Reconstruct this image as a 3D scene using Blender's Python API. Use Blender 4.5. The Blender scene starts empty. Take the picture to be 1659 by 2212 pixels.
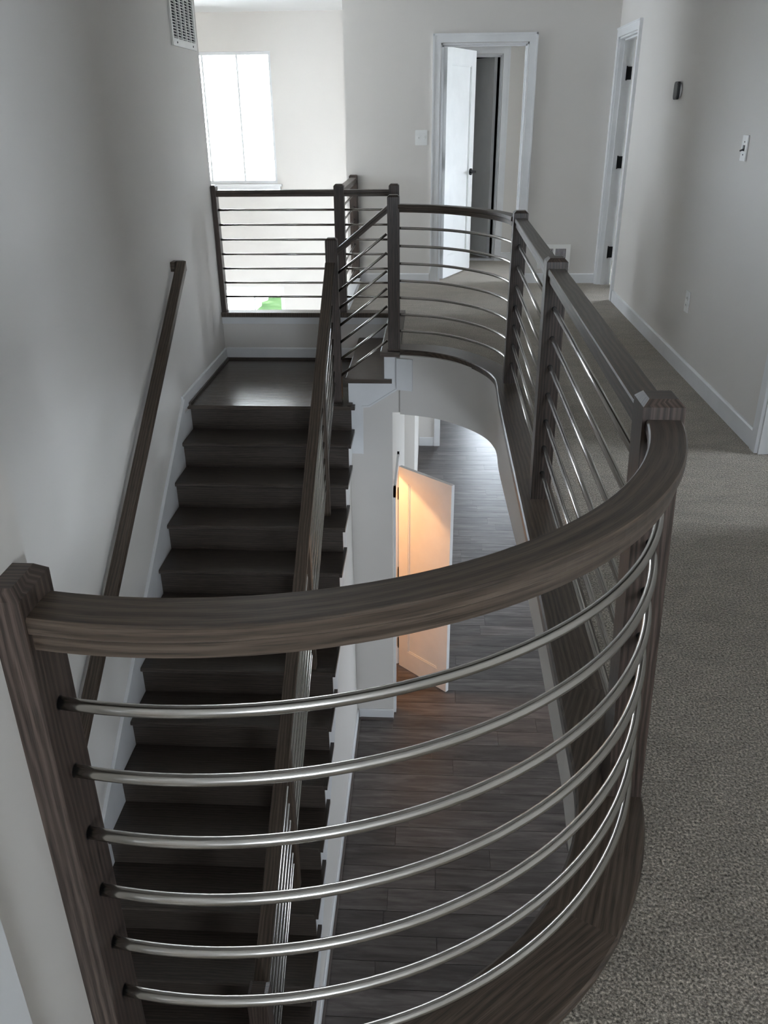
import bpy, bmesh, math, random
from mathutils import Vector, Matrix
random.seed(7)
SC = bpy.context.scene
COL = SC.collection

# ------------------------------------------------------------------ camera
cam_d = bpy.data.cameras.new('camera')
cam = bpy.data.objects.new('camera', cam_d); COL.objects.link(cam)
cam_d.sensor_fit = 'VERTICAL'; cam_d.sensor_height = 36.0
cam_d.lens = 36.0 * 1776.4 / 2212.0
cam_d.clip_start = 0.05; cam_d.clip_end = 300
def cam_basis(pitch, yaw, roll):
    p, y, r = map(math.radians, (pitch, yaw, roll))
    f = Vector((-math.sin(y)*math.cos(p), math.cos(y)*math.cos(p), -math.sin(p)))
    rt = Vector((math.cos(y), math.sin(y), 0)); up = rt.cross(f)
    return rt*math.cos(r)+up*math.sin(r), up*math.cos(r)-rt*math.sin(r), f
rt_, up_, f_ = cam_basis(25.78, 3.333, -0.541)
cam.matrix_world = Matrix(((rt_.x, up_.x, -f_.x, 0.0), (rt_.y, up_.y, -f_.y, 0.0),
                           (rt_.z, up_.z, -f_.z, 1.484), (0, 0, 0, 1)))
SC.camera = cam

# ------------------------------------------------------------------ world, exposure
W = bpy.data.worlds.new('sky'); SC.world = W; W.use_nodes = True
bg = W.node_tree.nodes['Background']
bg.inputs['Color'].default_value = (0.80, 0.895, 1.0, 1); bg.inputs['Strength'].default_value = 13.0
vs = SC.view_settings
vs.view_transform = 'Standard'; vs.look = 'None'; vs.gamma = 1.0; vs.use_curve_mapping = False
vs.exposure = 1.68
cy = SC.cycles
cy.use_denoising = True
cy.use_adaptive_sampling = True; cy.adaptive_threshold = 0.02
cy.max_bounces = 9; cy.diffuse_bounces = 5; cy.glossy_bounces = 4; cy.transparent_max_bounces = 12
cy.sample_clamp_indirect = 6.0
cy.caustics_reflective = False; cy.caustics_refractive = False

# ------------------------------------------------------------------ plan constants (metres)
XL, XR = -1.73, 1.585          # stairwell left wall, hall right wall
YF = 8.24                      # wall with the far door
ZF = -3.213                    # lower floor
ZC = 2.44                      # upper ceiling
R, T = 0.189, 0.264            # riser, tread
YN = 5.553                     # landing nosing
ZL = -2*R                      # landing
XT = -0.533                    # open tread ends
CXA, CYA, RA = -0.33, 1.577, 0.777   # near rail arc

# daylight openings: (axis, position, inward sign, a0, a1, z0, z1)
WINDOWS = [
    ('y', 9.65, -1, -3.90, -1.70, 0.81, 2.09),
    ('y', 9.65, -1, -3.90, -1.70, -2.45, -0.30),
    ('y', -3.2, 1, 0.2, 1.2, 0.9, 2.0),  # from here on: added unseen openings, sized for brightness
    ('x', 5.2, -1, 2.7, 4.0, 0.8, 2.0),
    ('x', 5.2, -1, 8.5, 11.2, 0.4, 2.2),
    ('x', -4.2, 1, -1.6, -0.2, 0.8, 2.0),
    ('y', 16.2, -1, 0.9, 2.1, -2.3, -1.3),
    ('x', 5.2, -1, 9.4, 11.2, -2.4, -1.2),
    ('x', 5.2, -1, 6.0, 7.2, -2.2, -1.1),
    ('y', -3.2, 1, 1.8, 3.3, -2.4, -1.2),
    ('x', -4.2, 1, 6.95, 7.70, 0.8, 2.15),
    ('x', -4.2, 1, 7.9, 8.9, -2.1, -0.9),
]
for (ax, pos, sg, a0, a1, z0, z1) in WINDOWS:
    ld = bpy.data.lights.new('window_daylight', 'AREA'); ld.shape = 'RECTANGLE'
    ld.size = a1-a0; ld.size_y = z1-z0; ld.cycles.is_portal = True
    lo = bpy.data.objects.new('window_daylight', ld); COL.objects.link(lo)
    m = (a0+a1)/2; zc = (z0+z1)/2
    if ax == 'y':
        lo.location = (m, pos+sg*0.0, zc)
        lo.rotation_euler = (math.radians(90), 0, 0) if sg > 0 else (math.radians(-90), 0, 0)
        d = Vector((0, sg, 0))
    else:
        lo.location = (pos, m, zc); d = Vector((sg, 0, 0))
    lo.rotation_euler = (-d).to_track_quat('Z', 'Y').to_euler()

# ------------------------------------------------------------------ materials
MATS = {}
def nmat(name):
    m = bpy.data.materials.new(name); m.use_nodes = True
    nt = m.node_tree; b = nt.nodes['Principled BSDF']; MATS[name] = m
    return m, nt, b
def N(nt, t, **kw):
    n = nt.nodes.new(t)
    for k, v in kw.items(): setattr(n, k, v)
    return n
def ramp(nt, pts):
    r = N(nt, 'ShaderNodeValToRGB'); e = r.color_ramp.elements
    while len(e) < len(pts): e.new(0.5)
    for el, (p, c) in zip(e, pts): el.position = p; el.color = (*c, 1)
    return r
def bump(nt, b, src, strength, dist=0.002):
    bp = N(nt, 'ShaderNodeBump'); bp.inputs['Strength'].default_value = strength; bp.inputs['Distance'].default_value = dist
    nt.links.new(src, bp.inputs['Height']); nt.links.new(bp.outputs[0], b.inputs['Normal'])

def flat(name, col, rough=0.5, metal=0.0, spec=0.5):
    m, nt, b = nmat(name)
    n = N(nt, 'ShaderNodeTexNoise'); n.inputs['Scale'].default_value = 6; n.inputs['Detail'].default_value = 3
    tc = N(nt, 'ShaderNodeTexCoord'); nt.links.new(tc.outputs['Object'], n.inputs['Vector'])
    r = ramp(nt, [(0.3, tuple(c*0.96 for c in col)), (0.7, tuple(min(1, c*1.03) for c in col))])
    nt.links.new(n.outputs['Fac'], r.inputs[0]); nt.links.new(r.outputs[0], b.inputs['Base Color'])
    b.inputs['Roughness'].default_value = rough; b.inputs['Metallic'].default_value = metal
    b.inputs['Specular IOR Level'].default_value = spec
    return m

def paint(name, col, rough=0.6):
    m, nt, b = nmat(name)
    tc = N(nt, 'ShaderNodeTexCoord')
    n = N(nt, 'ShaderNodeTexNoise'); n.inputs['Scale'].default_value = 1.3; n.inputs['Detail'].default_value = 2
    nt.links.new(tc.outputs['Object'], n.inputs['Vector'])
    r = ramp(nt, [(0.3, tuple(c*0.975 for c in col)), (0.7, tuple(c*1.02 for c in col))])
    nt.links.new(n.outputs['Fac'], r.inputs[0]); nt.links.new(r.outputs[0], b.inputs['Base Color'])
    f = N(nt, 'ShaderNodeTexNoise'); f.inputs['Scale'].default_value = 260; f.inputs['Detail'].default_value = 2
    nt.links.new(tc.outputs['Object'], f.inputs['Vector'])
    bump(nt, b, f.outputs['Fac'], 0.06, 0.001)
    b.inputs['Roughness'].default_value = rough; b.inputs['Specular IOR Level'].default_value = 0.3
    return m

def wood(name, dark, mid, light, rough=0.36, bands=22.0):
    m, nt, b = nmat(name); L = nt.links.new
    uv = N(nt, 'ShaderNodeUVMap'); oi = N(nt, 'ShaderNodeObjectInfo')
    off = N(nt, 'ShaderNodeVectorMath', operation='SCALE'); off.inputs[0].default_value = (17.3, 9.1, 3.7)
    L(oi.outputs['Random'], off.inputs['Scale'])
    add = N(nt, 'ShaderNodeVectorMath', operation='ADD'); L(uv.outputs[0], add.inputs[0]); L(off.outputs[0], add.inputs[1])
    def mapped(sx, sy):
        mp = N(nt, 'ShaderNodeMapping'); mp.inputs['Scale'].default_value = (sx, sy, 1); L(add.outputs[0], mp.inputs['Vector']); return mp
    # broad cathedral figure
    mp = mapped(1.5, 9.0)
    wv = N(nt, 'ShaderNodeTexWave', bands_direction='Y'); wv.inputs['Scale'].default_value = bands/10
    wv.inputs['Distortion'].default_value = 9.0; wv.inputs['Detail'].default_value = 3; wv.inputs['Detail Scale'].default_value = 0.6
    L(mp.outputs[0], wv.inputs['Vector'])
    # streaks
    mp2 = mapped(2.2, 70.0)
    n2 = N(nt, 'ShaderNodeTexNoise'); n2.inputs['Scale'].default_value = 1.0; n2.inputs['Detail'].default_value = 6; n2.inputs['Roughness'].default_value = 0.62
    L(mp2.outputs[0], n2.inputs['Vector'])
    # open oak pores
    mp3 = mapped(14.0, 520.0)
    n3 = N(nt, 'ShaderNodeTexNoise'); n3.inputs['Scale'].default_value = 1.0; n3.inputs['Detail'].default_value = 2
    L(mp3.outputs[0], n3.inputs['Vector'])
    mx = N(nt, 'ShaderNodeMix'); mx.inputs[0].default_value = 0.74
    L(wv.outputs['Fac'], mx.inputs[2]); L(n2.outputs['Fac'], mx.inputs[3])
    r = ramp(nt, [(0.22, dark), (0.5, mid), (0.78, light)]); L(mx.outputs[0], r.inputs[0])
    pr = ramp(nt, [(0.36, (0.55, 0.55, 0.55)), (0.5, (1, 1, 1))]); L(n3.outputs['Fac'], pr.inputs[0])
    mul = N(nt, 'ShaderNodeMix', data_type='RGBA', blend_type='MULTIPLY'); mul.inputs[0].default_value = 1.0
    L(r.outputs[0], mul.inputs[6]); L(pr.outputs[0], mul.inputs[7])
    L(mul.outputs[2], b.inputs['Base Color'])
    rr = N(nt, 'ShaderNodeMapRange'); rr.inputs['To Min'].default_value = rough-0.06; rr.inputs['To Max'].default_value = rough+0.10
    L(n2.outputs['Fac'], rr.inputs['Value']); L(rr.outputs[0], b.inputs['Roughness'])
    bump(nt, b, n3.outputs['Fac'], 0.25, 0.0006)
    return m

wood('stained_oak', (0.030, 0.0205, 0.0145), (0.074, 0.053, 0.038), (0.128, 0.094, 0.069), 0.34)
wood('stained_oak_tread', (0.038, 0.030, 0.024), (0.064, 0.050, 0.041), (0.095, 0.075, 0.061), 0.34)
wood('stained_oak_landing', (0.048, 0.037, 0.029), (0.086, 0.067, 0.053), (0.120, 0.094, 0.075), 0.22)
wood('stained_oak_post', (0.020, 0.013, 0.010), (0.062, 0.044, 0.035), (0.128, 0.092, 0.074), 0.36, 30.0)
paint('wall_paint', (0.695, 0.666, 0.630))
paint('ceiling_paint', (0.84, 0.84, 0.83), 0.8)
flat('trim_white', (0.76, 0.765, 0.77), 0.38)
flat('door_white', (0.78, 0.78, 0.77), 0.35)
flat('door_dark', (0.30, 0.30, 0.29), 0.45)
flat('plastic_white', (0.82, 0.82, 0.80), 0.35)
flat('black_metal', (0.012, 0.012, 0.013), 0.4, 0.6)
flat('void_shade', (0.03, 0.03, 0.035), 0.8)  # near-black colour standing in for shade in ducts and the unlit room
flat('thermostat_black', (0.02, 0.02, 0.022), 0.25)
flat('thermostat_screen', (0.06, 0.06, 0.065), 0.12)
flat('vent_white', (0.86, 0.85, 0.82), 0.45)
flat('concrete', (0.42, 0.41, 0.38), 0.9, 0.0, 0.0)
flat('moulding_brown', (0.12, 0.10, 0.09), 0.5)
flat('brass_dark', (0.10, 0.085, 0.07), 0.35, 0.9)

m, nt, b = nmat('brushed_steel')
b.inputs['Metallic'].default_value = 1.0; b.inputs['Base Color'].default_value = (0.44, 0.42, 0.39, 1)
uv = N(nt, 'ShaderNodeUVMap'); mp = N(nt, 'ShaderNodeMapping'); mp.inputs['Scale'].default_value = (8, 900, 1)
nt.links.new(uv.outputs[0], mp.inputs['Vector'])
n = N(nt, 'ShaderNodeTexNoise'); n.inputs['Scale'].default_value = 1.0; n.inputs['Detail'].default_value = 3
nt.links.new(mp.outputs[0], n.inputs['Vector'])
rr = N(nt, 'ShaderNodeMapRange'); rr.inputs['To Min'].default_value = 0.17; rr.inputs['To Max'].default_value = 0.30
nt.links.new(n.outputs['Fac'], rr.inputs['Value']); nt.links.new(rr.outputs[0], b.inputs['Roughness'])

m, nt, b = nmat('carpet'); L = nt.links.new
tc = N(nt, 'ShaderNodeTexCoord')
v = N(nt, 'ShaderNodeTexVoronoi'); v.inputs['Scale'].default_value = 170; v.inputs['Randomness'].default_value = 1.0
n1 = N(nt, 'ShaderNodeTexNoise'); n1.inputs['Scale'].default_value = 165; n1.inputs['Detail'].default_value = 4; n1.inputs['Roughness'].default_value = 0.7
n2 = N(nt, 'ShaderNodeTexNoise'); n2.inputs['Scale'].default_value = 9; n2.inputs['Detail'].default_value = 5; n2.inputs['Distortion'].default_value = 1.2
mpc = N(nt, 'ShaderNodeMapping'); mpc.inputs['Scale'].default_value = (0.55, 1.3, 1)
L(tc.outputs['Object'], v.inputs['Vector']); L(tc.outputs['Object'], n1.inputs['Vector']); L(tc.outputs['Object'], mpc.inputs['Vector']); L(mpc.outputs[0], n2.inputs['Vector'])
r = ramp(nt, [(0.37, (0.036, 0.030, 0.023)), (0.49, (0.235, 0.203, 0.163)), (0.63, (0.70, 0.62, 0.515))]); L(n1.outputs['Fac'], r.inputs[0])
r2 = ramp(nt, [(0.35, (0.74, 0.74, 0.74)), (0.62, (1, 1, 1))]); L(n2.outputs['Fac'], r2.inputs[0])
mul = N(nt, 'ShaderNodeMix', data_type='RGBA', blend_type='MULTIPLY'); mul.inputs[0].default_value = 1.0
L(r.outputs[0], mul.inputs[6]); L(r2.outputs[0], mul.inputs[7]); L(mul.outputs[2], b.inputs['Base Color'])
b.inputs['Roughness'].default_value = 1.0; b.inputs['Specular IOR Level'].default_value = 0.05
b.inputs['Sheen Weight'].default_value = 0.8; b.inputs['Sheen Roughness'].default_value = 0.45; b.inputs['Sheen Tint'].default_value = (0.85, 0.80, 0.72, 1)
mh = N(nt, 'ShaderNodeMix'); mh.inputs[0].default_value = 0.45; L(n1.outputs['Fac'], mh.inputs[2]); L(v.outputs['Distance'], mh.inputs[3])
bump(nt, b, mh.outputs[0], 0.9, 0.012)

m, nt, b = nmat('plank_grey'); L = nt.links.new
uv = N(nt, 'ShaderNodeUVMap'); oi = N(nt, 'ShaderNodeObjectInfo')
off = N(nt, 'ShaderNodeVectorMath', operation='SCALE'); off.inputs[0].default_value = (31.3, 17.1, 3.7); L(oi.outputs['Random'], off.inputs['Scale'])
add = N(nt, 'ShaderNodeVectorMath', operation='ADD'); L(uv.outputs[0], add.inputs[0]); L(off.outputs[0], add.inputs[1])
mp = N(nt, 'ShaderNodeMapping'); mp.inputs['Scale'].default_value = (2.4, 22, 1); L(add.outputs[0], mp.inputs['Vector'])
n1 = N(nt, 'ShaderNodeTexNoise'); n1.inputs['Scale'].default_value = 1; n1.inputs['Detail'].default_value = 7; n1.inputs['Roughness'].default_value = 0.65; n1.inputs['Distortion'].default_value = 0.5
L(mp.outputs[0], n1.inputs['Vector'])
r = ramp(nt, [(0.28, (0.046, 0.039, 0.036)), (0.50, (0.108, 0.095, 0.090)), (0.75, (0.205, 0.187, 0.178))]); L(n1.outputs['Fac'], r.inputs[0])
r2 = ramp(nt, [(0.0, (0.66, 0.645, 0.64)), (1.0, (1.12, 1.10, 1.09))]); L(oi.outputs['Random'], r2.inputs[0])
mul = N(nt, 'ShaderNodeMix', data_type='RGBA', blend_type='MULTIPLY'); mul.inputs[0].default_value = 1.0
L(r.outputs[0], mul.inputs[6]); L(r2.outputs[0], mul.inputs[7]); L(mul.outputs[2], b.inputs['Base Color'])
b.inputs['Roughness'].default_value = 0.42; bump(nt, b, n1.outputs['Fac'], 0.15, 0.001)

m, nt, b = nmat('lawn_grass'); L = nt.links.new
tc = N(nt, 'ShaderNodeTexCoord'); n1 = N(nt, 'ShaderNodeTexNoise'); n1.inputs['Scale'].default_value = 2.2; n1.inputs['Detail'].default_value = 10; n1.inputs['Roughness'].default_value = 0.75
L(tc.outputs['Object'], n1.inputs['Vector'])
r = ramp(nt, [(0.38, (0.004, 0.011, 0.003)), (0.62, (0.018, 0.030, 0.012))]); L(n1.outputs['Fac'], r.inputs[0]); L(r.outputs[0], b.inputs['Base Color'])
b.inputs['Roughness'].default_value = 0.9; b.inputs['Specular IOR Level'].default_value = 0.0

m, nt, b = nmat('window_glass'); L = nt.links.new
tr = N(nt, 'ShaderNodeBsdfTransparent'); gl = N(nt, 'ShaderNodeBsdfGlossy'); gl.inputs['Roughness'].default_value = 0.02
fr = N(nt, 'ShaderNodeFresnel'); fr.inputs['IOR'].default_value = 1.45
mixs = N(nt, 'ShaderNodeMixShader'); L(fr.outputs[0], mixs.inputs[0]); L(tr.outputs[0], mixs.inputs[1]); L(gl.outputs[0], mixs.inputs[2])
L(mixs.outputs[0], nt.nodes['Material Output'].inputs['Surface'])

# ------------------------------------------------------------------ mesh helpers
class MB:
    def __init__(s): s.v = []; s.f = []; s.uv = []; s.sm = []
    def face(s, idx, uvs, smooth=False):
        s.f.append(idx); s.uv.append(uvs); s.sm.append(smooth)
    def box(s, x0, x1, y0, y1, z0, z1, g=0, bev=0.0):
        lo = (min(x0, x1), min(y0, y1), min(z0, z1)); hi = (max(x0, x1), max(y0, y1), max(z0, z1))
        o = len(s.v)
        for k in (0, 1):
            for j in (0, 1):
                for i in (0, 1): s.v.append(((lo, hi)[i][0], (lo, hi)[j][1], (lo, hi)[k][2]))
        quads = [((0, 2, 3, 1), 2), ((4, 5, 7, 6), 2), ((0, 1, 5, 4), 1), ((2, 6, 7, 3), 1), ((0, 4, 6, 2), 0), ((1, 3, 7, 5), 0)]
        for qi, (q, n) in enumerate(quads):
            ids = [o+a for a in q]; uvs = []
            for a in ids:
                p = s.v[a]
                if n != g:
                    other = 3-n-g; uvs.append((p[g], p[other]+qi*0.37))
                else:
                    a1, a2 = [q_ for q_ in (0, 1, 2) if q_ != n]; uvs.append((p[a1]*0.2+qi, p[a2]))
            s.face(ids, uvs)
        return s
    def prism(s, poly, axis, a, b_, g=None, uvdir=None):
        """poly: 2-D outline in the two other axes (order x,y,z without `axis`), extruded from a to b_."""
        n = len(poly); o = len(s.v)
        def P(q, w):
            if axis == 0: return (w, q[0], q[1])
            if axis == 1: return (q[0], w, q[1])
            return (q[0], q[1], w)
        for w in (a, b_):
            for q in poly: s.v.append(P(q, w))
        area = sum(poly[i][0]*poly[(i+1) % n][1]-poly[(i+1) % n][0]*poly[i][1] for i in range(n))
        flip = (area < 0) ^ (b_ < a) ^ (axis == 1)
        bot = list(range(o, o+n)); top = list(range(o+n, o+2*n))
        uvt = [(q[0], q[1]) for q in poly]
        if not flip: s.face(bot[::-1], uvt[::-1]); s.face(top, uvt)
        else: s.face(bot, uvt); s.face(top[::-1], uvt[::-1])
        acc = 0.0
        for i in range(n):
            j = (i+1) % n; d = math.dist(poly[i], poly[j])
            ids = [o+i, o+j, o+n+j, o+n+i]; uvs = [(acc, 0), (acc+d, 0), (acc+d, abs(b_-a)), (acc, abs(b_-a))]
            if flip: ids = ids[::-1]; uvs = uvs[::-1]
            s.face(ids, uvs); acc += d
        return s
    def sweep(s, path, prof, plumb=True, closed=False, smooth=False, caps=True):
        """path: 3-D points; prof: list of (side, up), counter-clockwise seen along the path's end."""
        P = [Vector(p) for p in path]; n = len(P); m = len(prof); o = len(s.v); acc = 0.0; us = []
        for i in range(n):
            t = (P[min(i+1, n-1)]-P[max(i-1, 0)]).normalized()
            side = Vector((t.y, -t.x, 0)).normalized() if (abs(t.x)+abs(t.y)) > 1e-6 else Vector((1, 0, 0))
            if 0 < i < n-1:   # keep the width constant at bends
                t1 = (P[i]-P[i-1]).normalized(); c = max(0.5, abs(t1.dot(t))); sc = 1/c
            else: sc = 1
            up = Vector((0, 0, 1)) if plumb else side.cross(t).normalized()
            if i: acc += (P[i]-P[i-1]).length
            us.append(acc)
            for (a, b_) in prof: s.v.append(tuple(P[i]+side*a*sc+up*b_))
        vs_ = [0.0]
        for k in range(m): vs_.append(vs_[-1]+math.dist(prof[k], prof[(k+1) % m]))
        for i in range(n-1):
            for k in range(m):
                k2 = (k+1) % m
                s.face([o+i*m+k, o+i*m+k2, o+(i+1)*m+k2, o+(i+1)*m+k][::-1],
                       [(us[i], vs_[k]), (us[i], vs_[k+1]), (us[i+1], vs_[k+1]), (us[i+1], vs_[k])][::-1], smooth)
        if caps:
            s.face([o+k for k in range(m)], [(q[0]*0.2, q[1]) for q in prof])
            s.face([o+(n-1)*m+k for k in range(m)][::-1], [(q[0]*0.2, q[1]) for q in prof][::-1])
        return s
    def tube(s, path, r, seg=12):
        prof = [(r*math.cos(2*math.pi*k/seg), r*math.sin(2*math.pi*k/seg)) for k in range(seg)]
        return s.sweep(path, prof, plumb=False, smooth=True)
    def post(s, cb, ct, z0, z1, wx, wy, ch=0.013, halfside=0):
        """square newel from base centre cb to top centre ct with a chamfered head."""
        o = len(s.v); hx, hy = wx/2, wy/2
        def ring(z, cx, cy, ix, iy):
            x0 = cx-hx+ix; x1 = cx+hx-ix
            if halfside < 0: x0 = cx-hx
            if halfside > 0: x1 = cx+hx
            for (x, y) in ((x0, cy-hy+iy), (x1, cy-hy+iy), (x1, cy+hy-iy), (x0, cy+hy-iy)): s.v.append((x, y, z))
        k = (z1-ch-z0)/(z1-z0)
        ring(z0, cb[0], cb[1], 0, 0); ring(z1-ch, cb[0]+(ct[0]-cb[0])*k, cb[1]+(ct[1]-cb[1])*k, 0, 0); ring(z1, ct[0], ct[1], ch, ch)
        zz = (z0, z1-ch, z1)
        for a in (0, 1):
            for i in range(4):
                j = (i+1) % 4; w = wx if i % 2 == 0 else wy
                s.face([o+a*4+i, o+a*4+j, o+a*4+4+j, o+a*4+4+i], [(zz[a], i*0.3), (zz[a], i*0.3+w), (zz[a+1], i*0.3+w), (zz[a+1], i*0.3)])
        s.face([o+8, o+9, o+10, o+11], [(0, 0), (0.02, 0), (0.02, wy), (0, wy)])
        s.face([o+3, o+2, o+1, o], [(0, 0), (0.02, 0), (0.02, wy), (0, wy)])
        return s
    def lathe(s, prof, c, axis='z', seg=16):
        o = len(s.v); n = len(prof)
        for (r, h) in prof:
            for k in range(seg):
                a = 2*math.pi*k/seg; p = (r*math.cos(a), r*math.sin(a))
                if axis == 'z': s.v.append((c[0]+p[0], c[1]+p[1], c[2]+h))
                elif axis == 'y': s.v.append((c[0]+p[0], c[1]+h, c[2]-p[1]))
                else: s.v.append((c[0]+h, c[1]+p[0], c[2]+p[1]))
        for i in range(n-1):
            for k in range(seg):
                k2 = (k+1) % seg
                s.face([o+i*seg+k, o+i*seg+k2, o+(i+1)*seg+k2, o+(i+1)*seg+k], [(0, 0)]*4, True)
        s.face([o+k for k in range(seg)][::-1], [(0, 0)]*seg); s.face([o+(n-1)*seg+k for k in range(seg)], [(0, 0)]*seg)
        return s
    def mesh(s, name):
        me = bpy.data.meshes.new(name); me.from_pydata(s.v, [], s.f)
        ul = me.uv_layers.new(name='UVMap'); flatuv = [c for f in s.uv for q in f for c in q]
        ul.data.foreach_set('uv', flatuv); me.polygons.foreach_set('use_smooth', s.sm); me.update()
        return me
    def build(s, name, mat, parent=None):
        return link(name, s.mesh(name), mat, parent)

def link(name, me, mat, parent=None, loc=None):
    if mat and not me.materials: me.materials.append(MATS[mat])
    o = bpy.data.objects.new(name, me); COL.objects.link(o)
    if loc is not None: o.location = loc
    if parent is not None:
        o.parent = parent
        o.matrix_parent_inverse = WORLD[parent.name].inverted()
    WORLD[o.name] = Matrix.Translation(loc) if loc is not None else Matrix()
    return o
WORLD = {}
def tag(o, label=None, cat=None, group=None, kind=None):
    for k, v_ in (('label', label), ('category', cat), ('group', group), ('kind', kind)):
        if v_: o[k] = v_
    return o
def thing(name, loc, label, cat, group=None, kind=None, rz=0.0):
    o = bpy.data.objects.new(name, None); COL.objects.link(o); o.location = loc; o.rotation_euler = (0, 0, rz)
    o.empty_display_size = 0.1
    WORLD[o.name] = Matrix.Translation(loc) @ Matrix.Rotation(rz, 4, 'Z')
    return tag(o, label, cat, group, kind)
def struct(name, mb, mat, label=None, cat=None, parent=None):
    o = mb.build(name, mat, parent); return tag(o, label, cat, None, 'structure')
def wall_cells(mb, axis, a0, a1, t0, t1, z0, z1, holes=()):
    """wall running along `axis` ('x' or 'y') from a0 to a1, thickness t0..t1, with rectangular holes (a,b,z,z)."""
    As = sorted({a0, a1, *[min(max(h[i], a0), a1) for h in holes for i in (0, 1)]})
    Zs = sorted({z0, z1, *[min(max(h[i], z0), z1) for h in holes for i in (2, 3)]})
    if not holes: As, Zs = [a0, a1], [z0, z1]
    for i in range(len(As)-1):
        run = None
        spans = []
        for k in range(len(Zs)-1):
            am, zm = (As[i]+As[i+1])/2, (Zs[k]+Zs[k+1])/2
            solid = not any(h[0] < am < h[1] and h[2] < zm < h[3] for h in holes)
            if solid:
                if run is None: run = [Zs[k], Zs[k+1]]
                else: run[1] = Zs[k+1]
            elif run: spans.append(run); run = None
        if run: spans.append(run)
        for (za, zb) in spans:
            if axis == 'x': mb.box(As[i], As[i+1], t0, t1, za, zb)
            else: mb.box(t0, t1, As[i], As[i+1], za, zb)
    return mb
def smooth_path(pts, n=8):
    out = []
    P = [Vector(p) for p in pts]
    for i in range(len(P)-1):
        p0 = P[max(i-1, 0)]; p1 = P[i]; p2 = P[i+1]; p3 = P[min(i+2, len(P)-1)]
        for k in range(n):
            t = k/n
            out.append(0.5*((2*p1)+(p2-p0)*t+(2*p0-5*p1+4*p2-p3)*t*t+(3*p1-p0-3*p2+p3)*t**3))
    out.append(P[-1]); return [tuple(p) for p in out]
def arc(cx, cy, r, a0, a1, n):
    return [(cx+r*math.cos(math.radians(a0+(a1-a0)*i/n)), cy+r*math.sin(math.radians(a0+(a1-a0)*i/n))) for i in range(n+1)]
def ang_at_x(x, r): return -math.degrees(math.acos((x-CXA)/r))

# plan outlines of the opening
def near_arc(r, x_end, y_end=CYA):
    a0 = ang_at_x(-0.5, r); a1 = 0.0
    return arc(CXA, CYA, r, a0, a1, 28)
FAR_IN = smooth_path([(0.386, 2.8), (0.392, 4.31), (0.403, 4.833), (0.392, 4.981), (0.348, 5.135), (0.262, 5.305), (0.137, 5.457), (-0.04, 5.565), (-0.205, 5.605)])
FAR_OUT = smooth_path([(0.538, 2.8), (0.545, 4.31), (0.545, 4.86), (0.520, 5.06), (0.455, 5.27), (0.345, 5.47), (0.195, 5.64), (0.028, 5.745), (-0.205, 5.775)])
PL_IN = near_arc(0.70, 0)+[(0.376, 1.9)]+FAR_IN
PL_OUT = near_arc(0.855, 0)+[(0.530, 1.9)]+FAR_OUT
FASCIA = near_arc(0.745, 0)+[(0.440, 2.0), (0.450, 2.7)]+smooth_path([(0.447, 3.5), (0.425, 4.5), (0.430, 4.82), (0.418, 4.966), (0.374, 5.120), (0.282, 5.275), (0.150, 5.415), (0.009, 5.515), (-0.177, 5.575), (-0.204, 5.583)])

# ------------------------------------------------------------------ setting: floors and ceilings
def carpet_poly():
    return PL_OUT + [(-0.205, 6.80), (-0.205, 6.885), (-0.69, 6.885), (-0.69, 16.2), (5.2, 16.2), (5.2, -3.2), (-0.5, -3.2)]
mb = MB().prism(carpet_poly(), 2, -0.012, 0.0)
floor = struct('floor', mb, 'carpet', 'greige cut pile carpet covering the upper hall and gallery', 'floor')
slab = FASCIA + [(-0.204, 6.862), (-0.76, 6.862), (-0.76, 16.2), (5.2, 16.2), (5.2, -3.2), (-0.62, -3.2), (-0.62, 0.875), (-0.5, 0.875)]
# the near end of the fascia arc starts on the near wall
mb = MB().prism(slab, 2, -0.44, -0.0125)
struct('ceiling_lower', mb, 'wall_paint', 'grey painted floor edge curving around the stair opening, ceiling of the lower hall', 'ceiling')
struct('floor_near_room', MB().box(-4.2, -0.62, -3.2, 0.755, -0.44, 0.0), 'carpet', 'carpet of the room behind the near left wall', 'floor')
struct('ceiling', MB().box(-4.2, 5.2, -3.2, 16.2, ZC, ZC+0.1), 'ceiling_paint', 'white flat ceiling over the upper floor and foyer', 'ceiling')

fl = struct('floor_lower', MB().box(-4.2, 5.2, -3.2, 16.2, ZF-0.1, ZF-0.006), 'moulding_brown', 'grey wood look plank floor of the lower hall seen through the opening', 'floor')
PW, PLN = 0.178, 1.22
for i in range(58):
    y0 = 1.75+i*PW
    x = -0.559 if y0 < 5.5 else (-0.249 if y0 < 8.4 else -0.14)
    xs = x; first = True
    cut = random.uniform(0.25, 1.2)
    while xs < 2.3:
        xe = min(xs+(cut if first else PLN), 2.35); first = False
        MB().box(xs+0.0016, xe-0.0016, y0+0.0018, y0+PW-0.0018, ZF-0.006, ZF, g=0).build('plank', 'plank_grey', fl)
        xs = xe
        if xs > 2.1: break
rest = MB().box(2.35, 5.2, 1.75, 16.2, ZF-0.006, ZF).box(-0.14, 2.35, 1.75+58*PW, 16.2, ZF-0.006, ZF).box(-4.2, -0.36, 6.9, 9.65, ZF-0.006, ZF)
tag(rest.build('plank_remainder', 'plank_grey', fl), kind='stuff')

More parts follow.
